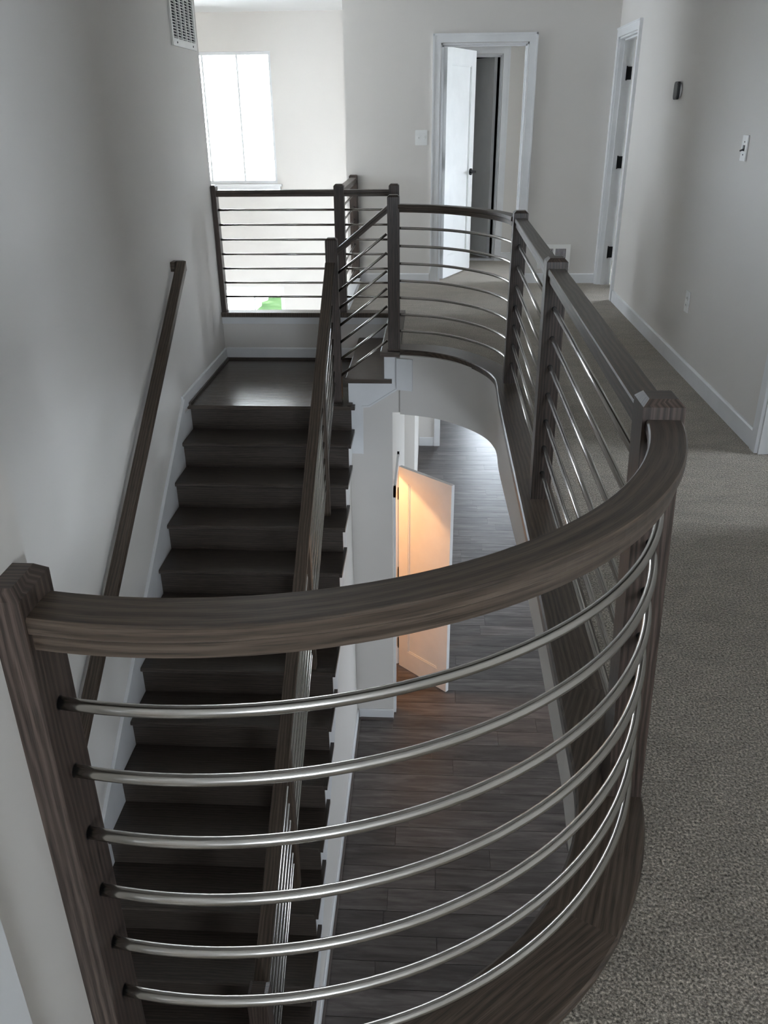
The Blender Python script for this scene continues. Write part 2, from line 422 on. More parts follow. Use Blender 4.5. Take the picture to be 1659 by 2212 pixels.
# ------------------------------------------------------------------ setting: walls
holes = lambda ax, pos: [(w[3], w[4], w[5], w[6]) for w in WINDOWS if w[0] == ax and abs(w[1]-pos) < 1e-6]
struct('wall_left', MB().box(XL-0.12, XL, 0.755, 6.83, ZF, ZC), 'wall_paint', 'tall grey wall beside the lower stair flight', 'wall')
struct('wall_near_left', wall_cells(MB(), 'y', -3.2, 0.875, -0.62, -0.5, -0.44, ZC, [(-0.40, 0.54, 0.0, 2.05)]), 'wall_paint', 'grey wall end beside the near half newel', 'wall')
struct('wall_near_return', MB().box(-1.73, -0.62, 0.755, 0.875, -0.44, ZC), 'wall_paint', 'wall closing the near end of the stairwell', 'wall')
struct('wall_right', wall_cells(MB(), 'y', -3.2, YF, XR, XR+0.12, 0.0, ZC, [(7.44, 8.17, 0.0, 2.06), (2.98, 3.78, 0.0, 2.06)]), 'wall_paint', 'light grey hall wall with thermostat and switch', 'wall')
struct('wall_far', wall_cells(MB(), 'x', -0.80, XR+0.12, YF, YF+0.12, 0.0, ZC, [(0.06, 0.82, 0.0, 2.04)]), 'wall_paint', 'grey wall at the end of the hall with the open white door', 'wall')
struct('wall_foyer', wall_cells(MB(), 'x', -4.2, -0.68, 9.65, 9.80, ZF, ZC, holes('y', 9.65)), 'wall_paint', 'bright foyer front wall with an upper and a lower window', 'wall')
struct('wall_foyer_side', MB().box(-0.80, -0.68, YF+0.12, 9.65, -0.44, ZC), 'wall_paint', 'side wall of the foyer beyond the far corner', 'wall')
struct('wall_foyer_near', MB().box(-4.2, XL-0.12, 6.71, 6.83, ZF, ZC), 'wall_paint', 'foyer wall behind the stairwell wall', 'wall')
struct('wall_landing_back', MB().box(XL, -0.206, 6.80, 6.86, ZL-0.03, -0.035).box(XL, -0.36, 6.80, 6.90, ZF, ZL-0.03), 'wall_paint', 'low grey wall behind the stair landing', 'wall')
struct('wall_stair_side', MB().prism([(2.17, ZF), (5.6195, ZF), (5.6195, -0.63)], 0, -0.65, -0.572), 'wall_paint', 'grey wall under the open side of the lower flight', 'wall')
struct('wall_closet_front', MB().box(-0.65, -0.543, 5.6205, 5.72, ZF, ZL-0.052).box(-0.543, -0.298, 5.6205, 5.72, ZF, -R-0.032).box(-0.298, -0.26, 5.6205, 5.72, ZF, -0.031).box(-0.26, -0.2045, 5.6205, 5.72, -0.44, -0.031).box(-0.298, -0.2045, 5.72, 6.783, -0.44, -0.031), 'wall_paint', 'grey wall under the upper steps facing the near rail', 'wall')
struct('wall_closet_light_block', MB().box(XL+0.017, -0.65, 5.62, 5.66, ZF, ZL-0.05), 'wall_paint', 'added partition under the landing holding back closet light', 'wall')  # added to stop closet lamp light leaking out under the stairs
struct('wall_closet_side', wall_cells(MB(), 'y', 5.72, 8.47, -0.36, -0.26, ZF, -0.44, [(5.76, 6.42, ZF, -1.15)]), 'wall_paint', 'lower hall wall with the closet doorway', 'wall')
struct('wall_lower_jog', MB().box(-0.36, -0.15, 8.47, 12.14, ZF, -0.44), 'wall_paint', 'grey pier beyond the closet door in the lower hall', 'wall')
struct('wall_lower_far', MB().box(-0.36, 0.10, 12.14, 12.26, ZF, -0.44).box(2.6, 5.2, 12.14, 12.26, ZF, -0.44), 'wall_paint', 'white lit wall at the far end of the lower hall', 'wall')
struct('wall_vestibule', wall_cells(MB(), 'x', -0.68, 2.2, 9.60, 9.72, 0, ZC, [(-0.02, 0.70, 0, 2.03)]), 'wall_paint', 'cream lit wall inside the far doorway', 'wall')
struct('wall_light_block', MB().box(2.2, 2.3, 9.22, 9.72, 0, ZC), 'wall_paint', 'added pier blocking window light from the far door leaf', 'wall')  # added to keep part of the window light off the far door leaf
struct('wall_bath', MB().box(-0.68, 1.3, 11.2, 11.3, 0, ZC).box(1.2, 1.3, 9.72, 11.2, 0, ZC), 'void_shade', 'room beyond the second doorway, its shade painted near black', 'wall')  # shade of the unlit room put into the wall colour
struct('wall_divide', MB().box(XR+0.12, 5.2, 5.2, 5.32, 0, ZC), 'wall_paint', 'partition between two side rooms', 'wall')
# outer shell
struct('wall_outer_right', wall_cells(MB(), 'y', -3.2, 16.2, 5.2, 5.35, ZF, ZC, holes('x', 5.2)), 'wall_paint', 'outer wall with added windows', 'wall')
struct('wall_outer_left', wall_cells(MB(), 'y', -3.2, 9.8, -4.35, -4.2, ZF, ZC, holes('x', -4.2)), 'wall_paint', 'outer wall on the stair side', 'wall')
struct('wall_outer_near', wall_cells(MB(), 'x', -4.35, 5.35, -3.35, -3.2, ZF, ZC, holes('y', -3.2)), 'wall_paint', 'outer wall behind the viewer', 'wall')
struct('wall_outer_far', wall_cells(MB(), 'x', -0.80, 5.35, 16.2, 16.35, ZF, ZC, holes('y', 16.2)), 'wall_paint', 'outer wall far behind the hall', 'wall')
struct('wall_outer_side', MB().box(-0.80, -0.68, 9.8, 16.2, ZF, ZC), 'wall_paint', 'outer side wall beyond the foyer', 'wall')
struct('wall_near_room', MB().box(-4.2, -1.73, 0.755, 0.875, -0.44, ZC), 'wall_paint', 'wall of the room behind the near left wall', 'wall')

# ------------------------------------------------------------------ setting: baseboards, trims
def bb_prof(h, t=0.014): return [(0, 0), (t, 0), (t, h-0.008), (t-0.006, h), (0, h)]
def base_y(name, x, sgn, y0, y1, z, h, label, mat='trim_white'):   # along y, on wall face x, facing sgn
    return struct(name, MB().prism([(x+sgn*a, z+b_) for a, b_ in bb_prof(h)], 1, y0, y1), mat, label, 'baseboard')
def base_x(name, y, sgn, x0, x1, z, h, label, mat='trim_white'):
    return struct(name, MB().prism([(y+sgn*a, z+b_) for a, b_ in bb_prof(h)], 0, x0, x1), mat, label, 'baseboard')
base_y('baseboard_right', XR, -1, 3.86, 7.36, 0, 0.095, 'white baseboard along the right hall wall between the doorways')
base_y('baseboard_right_near', XR, -1, -3.2, 2.90, 0, 0.095, 'white baseboard along the right wall near the viewer')
base_x('baseboard_far', YF, -1, 0.89, XR-0.02, 0, 0.09, 'white baseboard under the floor register on the far wall')
base_x('baseboard_far_left', YF, -1, -0.68, -0.02, 0, 0.09, 'white baseboard left of the far door')
base_y('baseboard_landing_left', XL, 1, 5.44, 6.79, ZL, 0.10, 'white baseboard along the landing on the tall left wall')
base_x('baseboard_landing_back', 6.80, -1, XL+0.015, -0.60, ZL, 0.10, 'white baseboard behind the landing')
base_y('baseboard_stair', -0.572, 1, 1.8, 5.60, ZF, 0.10, 'white baseboard under the open stair side on the lower floor')
base_x('baseboard_closet', 5.62, -1, -0.555, -0.262, ZF, 0.10, 'white baseboard at the foot of the closet front wall')
base_x('baseboard_lower_far', 12.14, -1, -0.14, 0.09, ZF, 0.14, 'white baseboard at the far end of the lower hall')
base_x('baseboard_vestibule', 9.60, -1, 0.77, 2.2, 0, 0.09, 'white baseboard inside the far doorway')
struct('trim_1', MB().box(-0.557, -0.543, 1.8, 5.6, ZF, ZF+0.018).box(-0.543, -0.262, 5.59, 5.606, ZF, ZF+0.018), 'moulding_brown', 'brown shoe moulding along the lower baseboard', 'trim')
struct('trim_2', MB().box(XL+0.014, XL+0.028, YN, 6.79, ZL, ZL+0.018, g=1).box(XL+0.028, -0.60, 6.772, 6.786, ZL, ZL+0.018), 'stained_oak_tread', 'dark shoe moulding around the landing', 'trim')
struct('trim_3', MB().box(XL, -0.23, 6.785, 6.80, -0.075, -0.012), 'trim_white', 'white band under the overlook base plate', 'trim')
struct('trim_4', MB().box(0.09, 0.18, 12.12, 12.28, ZF, -0.6), 'trim_white', 'white casing at the far end of the lower hall', 'trim')

# ------------------------------------------------------------------ doors
HINGE = MB().box(-0.004, 0.004, -0.019, 0.019, -0.05, 0.05).lathe([(0.006, -0.055), (0.006, 0.055)], (0.0, 0.022, 0)).mesh('hinge')
HINGE.materials.append(MATS['black_metal'])
def lever(parent, x, y, z, nx, ny, lx, ly, mat='black_metal'):
    """round rose on a leaf face at (x,y,z), outward (nx,ny), lever pointing (lx,ly)."""
    mb = MB()
    for (r, d0, d1) in ((0.032, 0.0, 0.012), (0.011, 0.012, 0.055)):
        n = 14; o = len(mb.v)
        s_ = Vector((-ny, nx, 0))
        for d in (d0, d1):
            for k in range(n):
                a = 2*math.pi*k/n; p = Vector((x, y, z))+Vector((nx, ny, 0))*d+s_*r*math.cos(a)+Vector((0, 0, r*math.sin(a))); mb.v.append(tuple(p))
        for k in range(n):
            k2 = (k+1) % n; mb.face([o+k, o+k2, o+n+k2, o+n+k], [(0, 0)]*4, True)
        mb.face([o+n+k for k in range(n)], [(0, 0)]*n)
    h = mb.build('rosette', mat, parent)
    p0 = Vector((x, y, z))+Vector((nx, ny, 0))*0.05
    p1 = p0+Vector((lx, ly, 0))*0.11
    link('lever', MB().sweep([tuple(p0-Vector((lx, ly, 0))*0.012), tuple((p0+p1)/2), tuple(p1)], [(-0.006, -0.009), (0.006, -0.009), (0.006, 0.009), (-0.006, 0.009)]).mesh('lever'), mat, parent)
def leaf(root, hx, hy, ang, w, h, z0, mat, t=0.035, panel=True):
    """door leaf hinged at (hx,hy), running at angle ang (deg), thickness to the left of its direction."""
    M = Matrix.Translation((hx, hy, z0)) @ Matrix.Rotation(math.radians(ang), 4, 'Z')
    st, rl = 0.11, 0.13
    mb = MB().box(0, st, 0, t, 0, h).box(w-st, w, 0, t, 0, h).box(st, w-st, 0, t, h-rl, h).box(st, w-st, 0, t, 0, 0.20)
    mb.v = [tuple(M @ Vector(p)) for p in mb.v]
    a = mb.build('door_leaf', mat, root)
    mb = MB().box(st, w-st, 0.011, t-0.011, 0.20, h-rl)
    mb.v = [tuple(M @ Vector(p)) for p in mb.v]; mb.build('door_panel', mat, root)
    mb = MB()
    for (ya, yb) in ((0.004, 0.011), (t-0.011, t-0.004)):
        mb.box(st, st+0.012, ya, yb, 0.20, h-rl).box(w-st-0.012, w-st, ya, yb, 0.20, h-rl).box(st, w-st, ya, yb, 0.20, 0.212).box(st, w-st, ya, yb, h-rl-0.012, h-rl)
    mb.v = [tuple(M @ Vector(p)) for p in mb.v]; mb.build('panel_moulding', mat, root)
    return M

def casing_x(root, y, sgn, x0, x1, z0, z1, w=0.07, t=0.018, mat='trim_white'):
    """casing around an opening in a wall face at y (facing sgn)."""
    ya, yb = y, y+sgn*t
    MB().box(x0-w, x0-0.004, ya, yb, z0, z1+w).box(x0-w-0.004, x0-w+0.012, ya, yb+sgn*0.006, z0, z1+w).build('casing', mat, root)
    MB().box(x1+0.004, x1+w, ya, yb, z0, z1+w).box(x1+w-0.012, x1+w+0.004, ya, yb+sgn*0.006, z0, z1+w).build('casing', mat, root)
    MB().box(x0-0.004, x1+0.004, ya, yb, z1+0.004, z1+w).box(x0-w, x1+w, ya, yb+sgn*0.006, z1+w-0.012, z1+w+0.004).build('casing', mat, root)
def jamb_x(root, y0, y1, x0, x1, z0, z1, ystop, t=0.012, mat='trim_white'):
    MB().box(x0, x0+t, y0, y1, z0, z1).box(x1-t, x1, y0, y1, z0, z1).box(x0, x1, y0, y1, z1-t, z1).build('jamb', mat, root)
    MB().box(x0+t, x0+t+0.012, ystop, ystop+0.035, z0, z1-t).box(x1-t-0.012, x1-t, ystop, ystop+0.035, z0, z1-t).box(x0+t, x1-t, ystop, ystop+0.035, z1-t-0.012, z1-t).build('door_stop', mat, root)
def hinges(root, pts, rz):
    for p in pts:
        o = link('hinge', HINGE, None, root, p)
        o.rotation_euler = (0, 0, rz)

# door_1: the open white door at the end of the hall
d1 = thing('door_1', (0.44, 8.3, 0), 'bright white one panel door standing open at the end of the hall', 'door', kind='structure')
casing_x(d1, YF, -1, 0.06, 0.82, 0, 2.04)
jamb_x(d1, YF-0.004, YF+0.125, 0.06, 0.82, 0, 2.04, YF+0.04)
leaf(d1, 0.118, 8.385, 66.5, 0.72, 2.015, 0.012, 'door_white')
hinges(d1, [(0.079, 8.345, z) for z in (1.78, 1.07, 0.26)], 0)
u = Vector((math.cos(math.radians(66.5)), math.sin(math.radians(66.5)), 0))
lp = Vector((0.118, 8.385, 0))+u*0.655
lever(d1, lp.x, lp.y, 0.96, u.y, -u.x, -u.x, -u.y)
# door_2: the darker door behind it
d2 = thing('door_2', (0.35, 9.65, 0), 'shadowed white door ajar in the second doorway beyond the hall door', 'door', kind='structure')
casing_x(d2, 9.60, -1, -0.02, 0.70, 0, 2.03)
jamb_x(d2, 9.596, 9.725, -0.02, 0.70, 0, 2.03, 9.63)
leaf(d2, 0.655, 9.73, 119, 0.68, 2.0, 0.012, 'door_white')
hinges(d2, [(0.686, 9.70, z) for z in (1.78, 1.07, 0.28)], 0)
u = Vector((math.cos(math.radians(119)), math.sin(math.radians(119)), 0)); lp = Vector((0.655, 9.73, 0))+u*0.62
lever(d2, lp.x-0.02, lp.y-0.02, 0.98, -math.sin(math.radians(119)), math.cos(math.radians(119)), -u.x, -u.y)
MB().box(-0.008, 0.69, 9.60, 9.72, 0.0, 0.012).build('threshold', 'trim_white', d2)

# door_3: the doorway in the right wall next to the corner (leaf open into the room)
d3 = thing('door_3', (XR+0.06, 7.8, 0), 'white door swung into the side room beside the far corner', 'door', kind='structure')
def casing_y(root, x, sgn, y0, y1, z0, z1, w=0.07, t=0.018, mat='trim_white'):
    xa, xb = x, x+sgn*t
    MB().box(xa, xb, y0-w, y0-0.004, z0, z1+w).box(xa, xb+sgn*0.006, y0-w-0.004, y0-w+0.012, z0, z1+w).build('casing', mat, root)
    MB().box(xa, xb, y1+0.004, y1+w, z0, z1+w).build('casing', mat, root)
    MB().box(xa, xb, y0-0.004, y1+0.004, z1+0.004, z1+w).box(xa, xb+sgn*0.006, y0-w, y1+w, z1+w-0.012, z1+w+0.004).build('casing', mat, root)
def jamb_y(root, x0, x1, y0, y1, z0, z1, xstop, t=0.012, mat='trim_white'):
    MB().box(x0, x1, y0, y0+t, z0, z1).box(x0, x1, y1-t, y1, z0, z1).box(x0, x1, y0, y1, z1-t, z1).build('jamb', mat, root)
    MB().box(xstop, xstop+0.035, y0+t, y0+t+0.012, z0, z1-t).box(xstop, xstop+0.035, y1-t-0.012, y1-t, z0, z1-t).box(xstop, xstop+0.035, y0+t, y1-t, z1-t-0.012, z1-t).build('door_stop', mat, root)
casing_y(d3, XR, -1, 7.44, 8.17, 0, 2.06)
jamb_y(d3, XR-0.004, XR+0.125, 7.44, 8.17, 0, 2.06, XR+0.035)
leaf(d3, XR+0.13, 8.115, 2, 0.70, 2.03, 0.012, 'door_white')
hinges(d3, [(XR+0.10, 8.154, z) for z in (1.79, 1.08, 0.30)], math.radians(90))
# door_4: cased doorway on the right, near
d4 = thing('door_4', (XR+0.06, 3.38, 0), 'white casing of the doorway at the right edge', 'door', kind='structure')
casing_y(d4, XR, -1, 2.98, 3.78, 0, 2.06)
jamb_y(d4, XR-0.004, XR+0.125, 2.98, 3.78, 0, 2.06, XR+0.06)
# door_5: cased doorway in the near left wall
d5 = thing('door_5', (-0.56, 0.07, 0), 'white casing sliver at the lower left corner', 'door', kind='structure')
casing_y(d5, -0.5, 1, -0.40, 0.54, 0, 2.05, w=0.082)
jamb_y(d5, -0.625, -0.496, -0.40, 0.54, 0, 2.05, -0.58)
# door_6: closet door under the stairs, open, lit by the closet lamp
d6 = thing('door_6', (-0.26, 6.36, ZF), 'closet door under the stairs standing open in warm orange light', 'door', kind='structure')
MB().box(-0.262, -0.242, 5.70, 5.765, ZF, -1.08).box(-0.262, -0.242, 6.415, 6.48, ZF, -1.08).box(-0.262, -0.242, 5.70, 6.48, -1.15, -1.08).build('casing', 'trim_white', d6)
jamb_y(d6, -0.365, -0.255, 5.76, 6.42, ZF, -1.15, -0.34)
leaf(d6, -0.243, 6.372, -42.0, 0.585, 2.03, ZF+0.012, 'door_white')
hinges(d6, [(-0.250, 6.40, ZF+z) for z in (0.25, 1.0, 1.78)], 0)
lamp = bpy.data.lights.new('closet_lamp', 'POINT'); lamp.energy = 20; lamp.color = (1.0, 0.50, 0.20); lamp.shadow_soft_size = 0.05
lo = bpy.data.objects.new('closet_lamp', lamp); COL.objects.link(lo); lo.location = (-0.85, 6.02, -0.78)

# ------------------------------------------------------------------ windows
for wi, (ax, pos, sg, a0, a1, z0, z1) in enumerate(WINDOWS):
    names = ['tall white framed foyer window on the upper level', 'lower foyer window with muntins showing the lawn']
    lab = names[wi] if wi < 2 else 'white framed window added for daylight, out of view %s' % ['behind the viewer', 'near right', 'far right', 'near left', 'at the lower far end', 'at the lower far right', 'at the lower right', 'at the lower near end', 'on the upper foyer side', 'on the lower foyer side'][wi-2]
    w = thing('window_%d' % (wi+1), ((a0+a1)/2, pos, z0) if ax == 'y' else (pos, (a0+a1)/2, z0), lab, 'window', kind='structure')
    dd = -sg*0.06
    def bx(mb, p0, p1, q0, q1, da, db):
        if ax == 'y': mb.box(p0, p1, pos+da, pos+db, q0, q1)
        else: mb.box(pos+da, pos+db, p0, p1, q0, q1)
        return mb
    fw = 0.05 if wi else 0.03
    mb = MB(); lo_, hi_ = sorted((dd-0.02, dd+0.03))
    bx(mb, a0, a0+fw, z0, z1, lo_, hi_); bx(mb, a1-fw, a1, z0, z1, lo_, hi_); bx(mb, a0+fw, a1-fw, z0, z0+fw, lo_, hi_); bx(mb, a0+fw, a1-fw, z1-fw, z1, lo_, hi_)
    mb.build('frame', 'trim_white', w)
    ncol = 6 if wi < 2 else 2
    for k in range(1, ncol):
        xm = a0+(a1-a0)*k/ncol; bx(MB(), xm-0.009, xm+0.009, z0+fw, z1-fw, dd-0.006, dd+0.012).build('muntin', 'trim_white', w)
    for zz in ([] if wi == 0 else [(z0+z1)/2] if wi != 1 else [z0+0.7, z0+1.43]):
        bx(MB(), a0+fw, a1-fw, zz-0.012, zz+0.012, dd-0.008, dd+0.014).build('muntin', 'trim_white', w)
    bx(MB(), a0+fw, a1-fw, z0+fw, z1-fw, dd-0.002, dd+0.002).build('pane', 'window_glass', w)
    s0, s1 = sorted((sg*0.001, sg*0.05)); mb = MB(); bx(mb, a0-0.05, a1+0.05, z0-0.025, z0-0.002, s0, s1); s0, s1 = sorted((sg*0.001, sg*0.018)); bx(mb, a0-0.03, a1+0.03, z0-0.09, z0-0.026, s0, s1)
    mb.build('sill', 'trim_white', w)
# outdoors, seen through the lower foyer window
struct('ground', MB().box(-60, 60, 9.9, 90, -3.75, -3.6), 'concrete', 'pale driveway and street outside the foyer window', 'ground')
tag(MB().prism([(-4.9, 12), (3.5, 12), (3.5, 26.5), (-4.0, 26.2), (-4.45, 25.9), (-4.62, 25.95), (-4.75, 25.5), (-4.98, 25.4), (-4.92, 25.0), (-5.06, 24.7), (-4.96, 24.2), (-5.0, 23.5)], 2, -3.6, -3.54).build('lawn', 'lawn_grass'), 'patch of green lawn outside the lower foyer window', 'lawn', None, 'stuff')

# ------------------------------------------------------------------ staircase
st = thing('staircase', (-1.1, 3.7, ZF), 'dark stained oak staircase with a landing and open right side', 'staircase')
NT = 13
for k in range(1, NT+2):
    if k <= NT:
        z = ZL-k*R; y = YN-k*T
        mb = MB()
        prof = [(y+0.008, z-0.028), (y, z-0.020), (y, z-0.008), (y+0.008, z), (y+T+0.03, z), (y+T+0.03, z-0.028)]
        mb.prism(prof, 0, XL+0.016, XT-0.022)
        for i_, f in enumerate(mb.uv):      # grain along x
            mb.uv[i_] = [(mb.v[a][0], mb.v[a][1]+mb.v[a][2]) for a in mb.f[i_]]
        t_ = mb.build('tread', 'stained_oak_tread', st)
        mb = MB().box(XT-0.022, XT, y+0.003, min(y+0.361, 5.619), z-0.028, z, g=1)
        mb.build('return_nosing', 'stained_oak_tread', t_)
    # riser below tread k-1 (landing for k=1)
    zt = ZL-(k-1)*R-0.028; zb = ZL-k*R if k <= NT else ZF; y = YN-(k-1)*T+0.028
    MB().box(XL+0.016, -0.553, y, y+0.018, zb, zt, g=0).build('riser', 'stained_oak_tread', st)
# landing
nb = 9; bw = (6.80-YN-0.09)/nb
ld_ = MB().box(XL+0.001, XT-0.022, YN, YN+0.09, ZL-0.028, ZL, g=0)
ln = ld_.build('landing_nosing', 'stained_oak_landing', st)
for i in range(nb):
    MB().box(XL+0.001, -0.567, YN+0.09+i*bw+0.0006, YN+0.09+(i+1)*bw-0.0006, ZL-0.02, ZL, g=0).build('landing_board', 'stained_oak_landing', st)
MB().box(XT-0.022, XT+0.008, YN+0.003, 5.6195, ZL-0.028, ZL, g=1).box(XT-0.045, XT-0.01, 5.575, 5.6085, ZL, ZL+0.014, g=1).build('return_nosing', 'stained_oak_tread', st)
MB().box(XL+0.001, -0.567, 5.725, 6.799, ZL-0.049, ZL-0.021).build('landing_deck', 'stained_oak_tread', st)
# two upper steps turning right
MB().box(-0.563, -0.545, 5.61, 6.79, ZL, -R-0.028, g=1).build('riser', 'stained_oak_tread', st)
t_ = MB().prism([(-0.594+0.008, -R-0.028), (-0.594, -R-0.02), (-0.594, -R-0.008), (-0.594+0.008, -R), (-0.312, -R), (-0.312, -R-0.028)], 1, 5.6205, 6.79).build('tread', 'stained_oak', st)
MB().box(-0.594, -0.262, 5.595, 5.6203, -R-0.030, -R, g=0).build('return_nosing', 'stained_oak', t_)
MB().box(-0.316, -0.300, 5.61, 6.79, -R, -0.026, g=1).build('riser', 'trim_white', st)
t_ = MB().prism([(-0.344+0.008, -0.026), (-0.344, -0.018), (-0.344, -0.004), (-0.336, 0.004), (-0.206, 0.004), (-0.206, -0.026)], 1, 5.625, 6.760).build('floor_nosing', 'stained_oak', st)
MB().box(-0.344, -0.2062, 5.592, 5.625, -0.028, 0.004, g=0).build('return_nosing', 'stained_oak', t_)
# white stringer on the open side
pts = []
for k in range(1, NT+2):
    y = YN-(k-1)*T+0.028
    zt = ZL-(k-1)*R-0.03; zb = ZL-k*R-0.03 if k <= NT else ZF
    pts += [(y+0.001, zt), (y+0.001, zb)]
low = [(YN-NT*T+0.03+0.30, ZF), (5.607, ZL-0.36), (5.607, ZL-0.03)]
MB().prism(pts+low, 0, -0.571, -0.554).build('stringer', 'trim_white', st)
# white skirt board on the wall side
a = lambda y, o: 0.716*(y-YN)+ZL+o
yb_ = YN-13.6*T
MB().prism([(yb_, ZF), (yb_, a(yb_, 0.152)), (5.44, a(5.44, 0.152)), (5.44, ZL-0.03), (5.66, ZL-0.03), (5.66, ZL-0.4), (yb_+0.5, ZF)], 0, XL+0.001, XL+0.015).build('skirt_board', 'trim_white', st)
MB().prism([(yb_, a(yb_, 0.128)), (yb_, a(yb_, 0.157)), (5.445, a(5.445, 0.157)), (5.445, a(5.445, 0.128))], 0, XL+0.001, XL+0.022).build('skirt_moulding', 'trim_white', st)
# skirt under the upper steps
MB().prism([(-0.571, -0.755), (-0.480, -0.755), (-0.476, -0.392), (-0.425, -0.388), (-0.222, -0.256), (-0.222, -0.03), (-0.30, -0.03), (-0.30, -0.221), (-0.571, -0.221)], 1, 5.606, 5.62).build('upper_skirt', 'trim_white', st)
MB().prism([(-0.484, -0.755), (-0.472, -0.755), (-0.468, -0.400), (-0.422, -0.396), (-0.218, -0.264), (-0.222, -0.252), (-0.428, -0.384), (-0.480, -0.388)], 1, 5.600, 5.606).build('skirt_bead', 'trim_white', st)
MB().sweep([(-0.226, 5.582, -0.145), (-0.17, 5.566, -0.145), (-0.115, 5.548, -0.145)], [(0.0, -0.112), (0.012, -0.112), (0.012, 0.112), (0.0, 0.112)]).build('skirt_end', 'trim_white', st)
# skirt climbing on the back wall beside the upper steps
MB().prism([(-0.60, ZL+0.10), (-0.60, ZL), (-0.21, ZL), (-0.21, -0.02), (-0.25, -0.02), (-0.42, -0.12)], 1, 6.784, 6.7994).build('upper_skirt', 'trim_white', st)

# ------------------------------------------------------------------ railings
RODZ = [0.815, 0.7025, 0.590, 0.4775, 0.365, 0.2525, 0.140]
RT = 0.963
RAILP = [(-0.026, -0.048), (0.026, -0.048), (0.026, -0.026), (0.030, -0.024), (0.033, -0.021), (0.033, -0.003), (0.030, 0.0), (-0.030, 0.0), (-0.033, -0.003), (-0.033, -0.021), (-0.030, -0.024), (-0.026, -0.026)]
ROD_R = 0.0087
lerp = lambda a_, b_, t: a_+(b_-a_)*t
class Post:
    def __init__(s, bx, by, tx, ty, z0=0.02, z1=1.0): s.b = (bx, by); s.t = (tx, ty); s.z0 = z0; s.z1 = z1
    def at(s, z): k = (z-s.z0)/(s.z1-s.z0); return (lerp(s.b[0], s.t[0], k), lerp(s.b[1], s.t[1], k))
W_ = 0.079
P1 = Post(0.488, 4.872, 0.493, 4.872); P2 = Post(0.474, 3.212, 0.468, 3.212); P3 = Post(0.477, 1.533, 0.440, 1.533)
PF = Post(-0.247, 5.668, -0.250, 5.668, 0.0206, 1.02)
gal = thing('gallery_railing', (0.45, 3.2, 0.0), 'gallery railing of dark oak and steel rods curving around the stair opening', 'railing')
def newel(root, P, wx=W_, wy=W_, ch=0.013, half=0, lab=None):
    o = MB().post(P.b, P.t, P.z0, P.z1, wx, wy, ch, half).build('newel_post', 'stained_oak_post', root)
    if lab: o['label'] = lab
    return o
NL = Post(-0.481, 0.8135, -0.481, 0.8135)
newel(gal, NL, 0.038, 0.083, 0.012, -1, 'half newel against the near left wall')
newel(gal, P3); newel(gal, P2); newel(gal, P1); newel(gal, PF)
def collar(root, p, d):
    """small dark socket where a rod enters a post."""
    p = Vector(p); d = Vector(d).normalized()
    MB().tube([tuple(p-d*0.002), tuple(p+d*0.0012)], ROD_R+0.0014, 12).build('rod_socket', 'black_metal', root)
def rod(root, path, sockets=True):
    r_ = MB().tube(path, ROD_R, 12).build('rod', 'brushed_steel', root)
    return r_
# near arc
a0 = ang_at_x(-0.463, RA); a1 = -math.degrees(math.asin((CYA-1.494)/RA))
path = [(x, y, RT) for x, y in arc(CXA, CYA, RA, a0, a1, 40)]
MB().sweep(path, RAILP).build('handrail', 'stained_oak', gal)
for z in RODZ:
    px, py = P3.at(z); e = arc(CXA, CYA, RA, a0, a1, 40); dx = px-e[-1][0]
    n = len(e); pp = [(x+dx*(i/(n-1))**2, y, z) for i, (x, y) in enumerate(e)]
    r_ = rod(gal, pp); collar(r_, pp[0], (1, 0, 0)); collar(r_, (pp[-1][0], pp[-1][1], z), (0, -1, 0))
# straight runs
for A, B in ((P3, P2), (P2, P1)):
    def ends(z):
        xa, ya = A.at(z); xb, yb = B.at(z); return (xa, ya+W_/2-0.001, z), (xb, yb-W_/2+0.001, z)
    MB().sweep(list(ends(RT)), RAILP).build('handrail', 'stained_oak', gal)
    for z in RODZ:
        s_, e_ = ends(z); mid = tuple((Vector(s_)+Vector(e_))/2)
        r_ = rod(gal, [s_, mid, e_]); collar(r_, s_, (0, 1, 0)); collar(r_, e_, (0, -1, 0))
# far curve
far_pts = [(-0.212, 5.655), (-0.10, 5.628), (0.04, 5.578), (0.19, 5.468), (0.340, 5.290), (0.437, 5.095), (0.478, 4.911)]
fp = smooth_path(far_pts, 6)
MB().sweep([(x, y, RT) for x, y in fp], RAILP).build('handrail', 'stained_oak', gal)
for z in RODZ:
    r_ = rod(gal, [(x, y, z) for x, y in fp]); collar(r_, (-0.2095, 5.655, z), (1, 0, 0))
